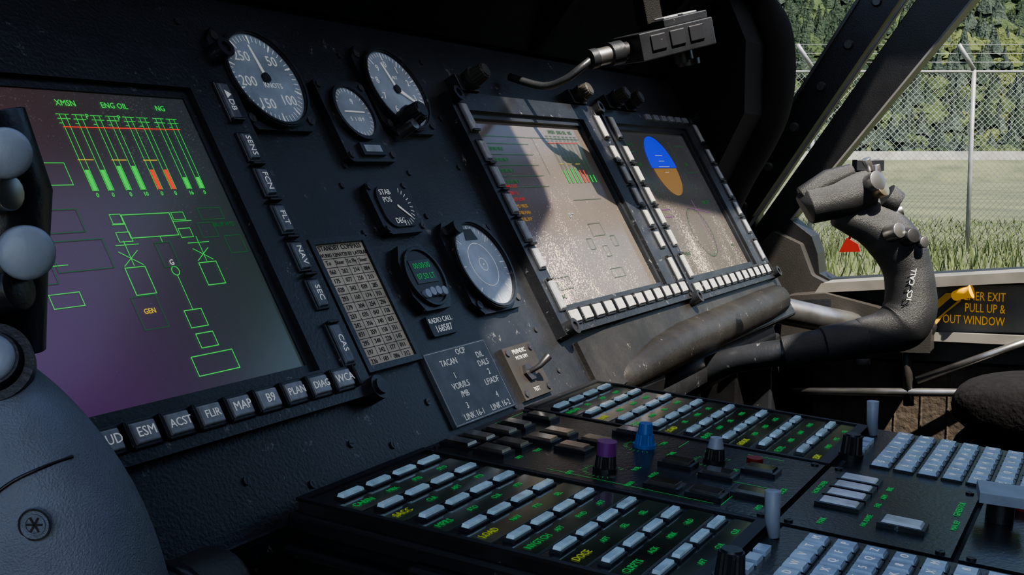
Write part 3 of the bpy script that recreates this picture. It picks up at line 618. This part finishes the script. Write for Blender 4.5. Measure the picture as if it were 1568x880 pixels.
# ---------------------------------------------------------------- sticks (x = lateral, y = depth, z = up)
def yawM(loc): return frame(loc,(sa,-ca,0),(ca,sa,0),(0,0,1))
k=.000722
g=group("cyclic_stick",yawM((1.354,-.181,.100)))
def c(x,y,d=0): return ((x-1390)*k,d,(430-y)*k)
b=B()
b.tube(catmull([c(1030,640,.06),c(1075,598,.05),c(1120,568,.035),c(1165,553,.02),c(1212,543,.008),c(1262,532,.0)],6),[.0150]*31,PLAST,n=22)
b.tube([c(1208,545,.008),c(1270,530,0)],.0190,GRIP,n=24); b.tube([c(1266,531,0),c(1330,518,0)],.0215,GRIP,n=24)
b.tube([c(1322,548,-.012),c(1322,558,-.012)],.009,GRIP,n=14)
b.make("stick_tube",g,bevel=.001)
b=B()
path=[c(1315,518),c(1355,512),c(1385,498),c(1398,474),c(1398,445),c(1392,412),c(1380,384),c(1360,360),c(1335,344),c(1303,334),c(1275,328)]
P_=catmull(path,5); n_=len(P_)
rr=[]
keyr=[.019,.023,.029,.0285,.0265,.0255,.027,.027,.0235,.018,.011]
for i in range(n_):
    t=i/(n_-1)*(len(keyr)-1); a_=int(min(t,len(keyr)-2)); rr.append(keyr[a_]+(keyr[a_+1]-keyr[a_])*(t-a_))
b.tube(P_,rr,GRIP,n=24,flat=1.05,up=(0,1,0))
b.make("grip",g,sub=1)
b=B()
b.tube([c(1226,318,-.01),c(1232,314,-.01),c(1290,300,-.006),c(1325,288,0),c(1332,285,0)],[.014,.021,.0235,.0235,.018],GRIP,n=24)
b.tube([c(1285,322,.004),c(1340,330,.004)],[.018,.022],GRIP,n=18)
b.tube([c(1222,300,-.012),c(1262,276,-.012),c(1300,262,-.006)],[.010,.012,.008],GRIP,n=14)
b.make("head",g,bevel=.001)
b=B()
b.tube([c(1318,284,-.014),c(1330,276,-.03)],[.010,.011],METAL,n=18); b.tube([c(1326,262,-.008),c(1318,244,-.010)],[.006,.006],METAL,n=14)
b.tube([c(1338,278,-.008),c(1334,252,-.01)],[.007,.005],METAL,n=14); b.tube([c(1310,256),c(1345,250)],[.005,.005],METAL,n=12)
b.tube([c(1330,296,-.018),c(1340,288,-.028)],[.007,.009],BRASS,n=14); b.box(*c(1325,262,-.004),.03,.018,.012,PLAST)
b.tube([c(1355,300,0),c(1372,312,0)],[.015,.014],GRIP,n=16); b.tube([c(1352,356,-.022),c(1362,350,-.036)],[.010,.0085],METAL,n=18)
b.tube([c(1378,362,-.022),c(1384,358,-.034)],[.011,.008],SCREW,n=18); b.tube([c(1398,370,-.024),c(1402,368,-.032)],[.006,.006],METAL,n=12)
b.tube([c(1362,328,0),c(1380,322,0)],[.006,.007],METAL,n=12)
b.make("switches",g,bevel=.0006)
MC=frame((0,0,0),(1,0,0),(0,0,1),(0,-1,0))
txt(g,"ICS  CALL",(1386-1390)*k,(428-430)*k,.0285,.0082,WHITE,rot=rad(82),M=MC,ext=.0002)
k2=.00025
g=group("collective_grip",yawM((.318,-.039,.1405)))
def d(x,y,dd=0): return ((x-100)*k2,dd,(600-y)*k2)
b=B(); secs=[]
edge=[(545,-40,15),(562,-90,32),(590,-130,62),(622,-150,92),(668,-165,128),(725,-175,165),(800,-182,202),(880,-188,226),(960,-190,245),(1100,-190,260)]
for y,l,r in edge:
    cx=(l+r)/2; hw=(r-l)/2; hd=hw*.75; ring=[]
    for i in range(32):
        a=2*math.pi*i/32; e=.8
        ca_,sa_=math.cos(a),math.sin(a)
        q=d(cx+hw*math.copysign(abs(ca_)**e,ca_),y); ring.append((q[0],math.copysign(abs(sa_)**e,sa_)*hd*k2,q[2]))
    secs.append(ring)
b.loft(secs,GRIPL); b.make("casing",g,sub=1)
b=B()
def yf(x,y):
    for j in range(len(edge)-1):
        if edge[j][0]<=y<=edge[j+1][0]:
            t=(y-edge[j][0])/(edge[j+1][0]-edge[j][0]); l=edge[j][1]*(1-t)+edge[j+1][1]*t; r=edge[j][2]*(1-t)+edge[j+1][2]*t
            cx=(l+r)/2; hw=(r-l)/2; cc=min(1,abs((x-cx)/hw)); sn=(1-cc**2.5)**(1/2.5); return -sn*hw*.75*k2
    return 0
seam=[(28,900),(30,800),(26,745),(50,718),(88,700),(125,690)]
b.tube(catmull([d(x,y,yf(x,y)) for x,y in seam],5),.0007,PLAST,n=8)
q=d(90,775,yf(90,775)); FQ=frame(q,(1,0,0),(0,0,1),(.15,-1,.0)); b.cyl(0,0,-.0006,.006,.0014,GRIPL,n=24,M=FQ); b.ring(0,0,.0008,.0032,.0040,.0005,GRIPL,n=24,M=FQ);b.ring(0,0,.0008,.0054,.006,.0006,PLAST,n=24,M=FQ)
for i in range(3): b.box(0,0,.0008,.006,.0007,.0004,PLAST,rz=rad(60*i),M=FQ)
b.make("seam_and_screw",g)
def ax(x,y,dd,tx,tz):
    z=Vector((tx,-1,tz)).normalized(); x_=Vector((0,0,1)).cross(z).normalized(); return frame(d(x,y,dd),x_,z.cross(x_),z)
b=B()
for x,y,r in ((12,238,.0098),(38,388,.0105)):
    M_=ax(x,y,.0,.55,.05)
    b.cyl(0,0,-.030,r*.75,.028,PLAST,M=M_,n=28); b.cyl(0,0,-.004,r*1.02,.003,PLAST,M=M_,n=32)
    b.cyl(0,0,-.001,r,.006,KNOBG,M=M_,n=36); b.dome(0,0,.005,r,.006,KNOBG,M=M_,n=36)
M_=ax(0,552,-.012,.3,.5); b.cyl(0,0,-.006,.0155,.008,PLAST,M=M_,n=36); b.cyl(0,0,.002,.012,.005,PLAST,M=M_,n=36,r2=.0105); b.dome(0,0,.006,.0095,.005,KNOBG,M=M_,n=36)
b.tube([d(-60,180,.02),d(-30,300,.022),d(-40,430,.02),d(-60,540,.02)],[.018,.019,.019,.022],PLAST,n=24)
b.tube([d(-20,455,.0),d(35,440,-.004)],[.011,.009],PLAST,n=20); b.tube([d(-10,300,.0),d(28,296,-.004)],[.008,.007],METAL,n=16)
b.tube([d(-30,415,.0),d(20,400,-.008)],[.006,.004],METAL,n=14)
b.make("switch_head",g,bevel=.0006)
b=B(); b.tube([(.345,-.012,.018),(.432,-.006,.016),(.437,-.006,.016),(.439,-.006,.016)],[.023,.023,.021,.018],DOOR,n=28)
b.tube([(.395,-.0085,.017),(.402,-.008,.017)],[.0245,.0245],PLAST,n=28)
b.make("air_duct",None)
# ---------------------------------------------------------------- seat
def blob(name,loc,size,M_=None,rz=0):
    b=B(); n=20; secs=[]
    for i in range(13):
        t=-1+2*i/12; tt=math.copysign(abs(t)**.8,t); q=(1-abs(tt)**3.2)**(1/3.2) if abs(tt)<1 else .02
        secs.append([(size[0]*tt,size[1]*q*math.copysign(abs(math.cos(2*math.pi*j/n))**.7,math.cos(2*math.pi*j/n)),size[2]*q*math.copysign(abs(math.sin(2*math.pi*j/n))**.7,math.sin(2*math.pi*j/n))) for j in range(n)])
    b.loft(secs,SEAT); o=b.make(name,M_,sub=1); o.matrix_local=Matrix.Translation(loc)@Matrix.Rotation(rz,4,'Z'); return o
g=group("pilot_seat")
blob("seat_bolster",(1.62,-.40,-.080),(.10,.20,.045),g)
blob("seat_cushion",(1.42,-.56,-.19),(.25,.26,.08),g)
blob("seat_side",(1.67,-.45,-.17),(.06,.26,.08),g)
blob("backrest",(1.42,-.90,.25),(.24,.07,.45),g)
b=B(); b.box(1.42,-.56,-.85,.36,.36,.62,CDARK); b.make("seat_base",g,bevel=.01)
# ---------------------------------------------------------------- exterior
GZ=-1.27
m,nt,bb=newmat("grass_field"); N=nt.nodes;L=nt.links
tc=N.new("ShaderNodeTexCoord"); n1=N.new("ShaderNodeTexNoise"); n1.inputs["Scale"].default_value=.35; n1.inputs["Detail"].default_value=10
L.new(tc.outputs["Object"],n1.inputs[0]); r=N.new("ShaderNodeValToRGB"); L.new(n1.outputs["Fac"],r.inputs[0])
r.color_ramp.elements[0].position=.35; r.color_ramp.elements[0].color=(.036,.046,.020,1); r.color_ramp.elements[1].position=.65; r.color_ramp.elements[1].color=(.076,.086,.040,1)
L.new(r.outputs[0],bb.inputs["Base Color"]); bb.inputs["Roughness"].default_value=.9
GRASS=m
b=B(); b.add([(-1500,-1500,GZ),(1500,-1500,GZ),(1500,1500,GZ),(-1500,1500,GZ)],[(0,1,2,3)],GRASS); b.make("ground",None)
BL=mat("grass_blade",(.058,.080,.024),.8,var=.4,vscale=2)
b=B()
for i in range(6500):
    dd=random.uniform(16,34); ang=random.uniform(0,.36)
    x=dd*math.cos(ang); y=-.4+dd*math.sin(ang); h=random.uniform(.08,.36)*(1.2 if dd<22 else .6); w=random.uniform(.008,.02); t=random.uniform(0,3.14); lx,ly=random.uniform(-.12,.12),random.uniform(-.12,.12)
    b.add([(x-w*math.cos(t),y-w*math.sin(t),GZ),(x+w*math.cos(t),y+w*math.sin(t),GZ),(x+lx,y+ly,GZ+h)],[(0,1,2)],BL)
b.make("tall_grass",None)
FM=frame((0,-.4,GZ),(sa,-ca,0),(ca,sa,0),(0,0,1))
FD=20.6; FH=3.15
STEEL=mat("galvanised_steel",(.19,.20,.20),.5,metal=.3,var=.2,vscale=5)
g=group("chain_link_fence",FM); b=B()
xs=[7.99+2.77*i for i in range(-3,4)]
for x in xs:
    b.tube([(x,FD,0),(x,FD,FH)],.04,STEEL,n=10); b.tube([(x,FD,FH),(x-.32,FD-.1,FH+.42)],.04,STEEL,n=8)
b.tube([(xs[0],FD,FH-.03),(xs[-1],FD,FH-.03)],.022,STEEL,n=8)
for q in (.3,.65,1.): b.tube([(xs[0]-.32*q,FD-.1*q,FH+.42*q),(xs[-1]-.32*q,FD-.1*q,FH+.42*q)],.006,STEEL,n=5)
b.make("posts_and_rails",g)
b=B(); x0,x1=xs[0],xs[-1]; hh=FH-.05; st=.105
xx=x0-hh
while xx<x1:
    for sg in (1,-1):
        a0=max(xx,x0); a1=min(xx+hh,x1)
        if a1>a0:
            z0,z1=(a0-xx),(a1-xx)
            if sg<0: z0,z1=hh-z0,hh-z1
            b.tube([(a0,FD+.006*sg,z0+.02),(a1,FD+.006*sg,z1+.02)],.0032,STEEL,n=4)
    xx+=st
b.make("wire_mesh",g)
b=B(); CONC=mat("pale_concrete",(.24,.24,.225),.8,var=.3,vscale=.5)
b.prism([(110,0),(118,2.1),(124,2.1),(124,0)],-60,160,GRASS,M=frame((0,0,0),(0,1,0),(0,0,1),(1,0,0)))
b.box(50,121,2.1,200,1.0,.9,CONC); b.make("concrete_barrier",None,M=FM)
def foliage(nm,c0,c1):
    m,nt,bb=newmat(nm); N=nt.nodes;L=nt.links
    tc=N.new("ShaderNodeTexCoord"); n1=N.new("ShaderNodeTexNoise"); n1.inputs["Scale"].default_value=.5; n1.inputs["Detail"].default_value=8; n1.inputs["Roughness"].default_value=.8
    L.new(tc.outputs["Object"],n1.inputs[0]); r=N.new("ShaderNodeValToRGB"); L.new(n1.outputs["Fac"],r.inputs[0])
    r.color_ramp.elements[0].position=.38; r.color_ramp.elements[0].color=c0+(1,); r.color_ramp.elements[1].position=.66; r.color_ramp.elements[1].color=c1+(1,)
    L.new(r.outputs[0],bb.inputs["Base Color"]); bb.inputs["Roughness"].default_value=.95; bb.inputs["Specular IOR Level"].default_value=.1
    n4=N.new("ShaderNodeTexNoise"); n4.inputs["Scale"].default_value=2.2; n4.inputs["Detail"].default_value=5; L.new(tc.outputs["Object"],n4.inputs[0]); bp=N.new("ShaderNodeBump"); bp.inputs["Distance"].default_value=1.2; bp.inputs["Strength"].default_value=.8; L.new(n4.outputs["Fac"],bp.inputs["Height"]); L.new(bp.outputs[0],bb.inputs["Normal"])
    return m
FOL=foliage("forest_floor",(.020,.032,.020),(.05,.066,.032))
FOLS=[foliage("conifer_dark",(.016,.027,.020),(.036,.052,.034)),foliage("foliage_mid",(.026,.042,.022),(.066,.090,.040)),foliage("foliage_light",(.045,.060,.025),(.105,.130,.050)),foliage("foliage_haze_tint",(.028,.040,.034),(.056,.075,.060))]  # the last one paints distance haze in as a bluish tone
def mh(x,y):
    t=max(0,(y-170)); return t*.62*(1+.10*math.sin(x*.021))+5*math.sin(x*.05+y*.03)*min(1,t/40)
gm=group("forested_mountain",FM)
b=B(); nx,ny=40,24; vs=[];fs=[]
for j in range(ny+1):
    for i in range(nx+1):
        x=-260+640*i/nx; y=165+330*j/ny; vs.append((x,y,mh(x,y)))
for j in range(ny):
    for i in range(nx): fs.append((j*(nx+1)+i,j*(nx+1)+i+1,(j+1)*(nx+1)+i+1,(j+1)*(nx+1)+i))
b.add(vs,fs,FOL,True); b.make("slope",gm)
b=B()
def tree(x,y,z,r,h):
    n=10; vs=[]; ph=random.random()*6; conif=random.random()<.5
    prof=((0,.35),(.10,1.0),(.28,.62),(.30,.85),(.52,.42),(.55,.62),(.80,.20),(1.,.03)) if conif else ((0,.35),(.12,.8),(.3,1.0),(.45,.95),(.62,.9),(.78,.7),(.92,.4),(1.,.05))
    if not conif: h*=.62; r*=1.3
    for t,q in prof:
        for i in range(n):
            a=ph+2*math.pi*i/n; e=random.uniform(.68,1.22); vs.append((x+r*q*e*math.cos(a),y+r*q*e*math.sin(a),z+h*t+random.uniform(-.05,.05)*h))
    fs=[(k_*n+i,k_*n+(i+1)%n,(k_+1)*n+(i+1)%n,(k_+1)*n+i) for k_ in range(7) for i in range(n)]
    pt=math.sin(x*.11+2)*math.sin(y*.09)+random.uniform(-.6,.6)
    b.add(vs,fs,(FOLS[0] if pt<-.1 else FOLS[3]) if conif else (FOLS[1] if pt<.35 else FOLS[2]),False)
for i in range(4200):
    y=172+random.random()**1.1*95; x=y*random.uniform(.12,.50)
    r_=random.uniform(1.3,3.0); tree(x,y,mh(x,y)-1,r_,r_*random.uniform(2.2,3.8))
for i in range(140):
    y=random.uniform(128,165); x=y*random.uniform(.12,.5); r_=random.uniform(1.2,2.2); tree(x,y,0,r_,2.2+r_*random.uniform(1.6,2.6))
b.make("forest",gm)
# ---------------------------------------------------------------- light
w=bpy.data.worlds.new("sky"); bpy.context.scene.world=w; w.use_nodes=True; nt=w.node_tree
sk=nt.nodes.new("ShaderNodeTexSky"); sk.sky_type='NISHITA'; sk.sun_disc=False; sk.sun_elevation=rad(55); sk.sun_rotation=rad(200); sk.dust_density=2.0
nt.links.new(sk.outputs[0],nt.nodes["Background"].inputs[0]); nt.nodes["Background"].inputs[1].default_value=.33
sd=bpy.data.lights.new("sun",'SUN'); sd.energy=15.0; sd.angle=rad(.6); sd.color=(1,.90,.76); so=bpy.data.objects.new("sun",sd); col.objects.link(so)
so.rotation_euler=(-s).to_track_quat('-Z','Y').to_euler(); so.location=(0,0,5)
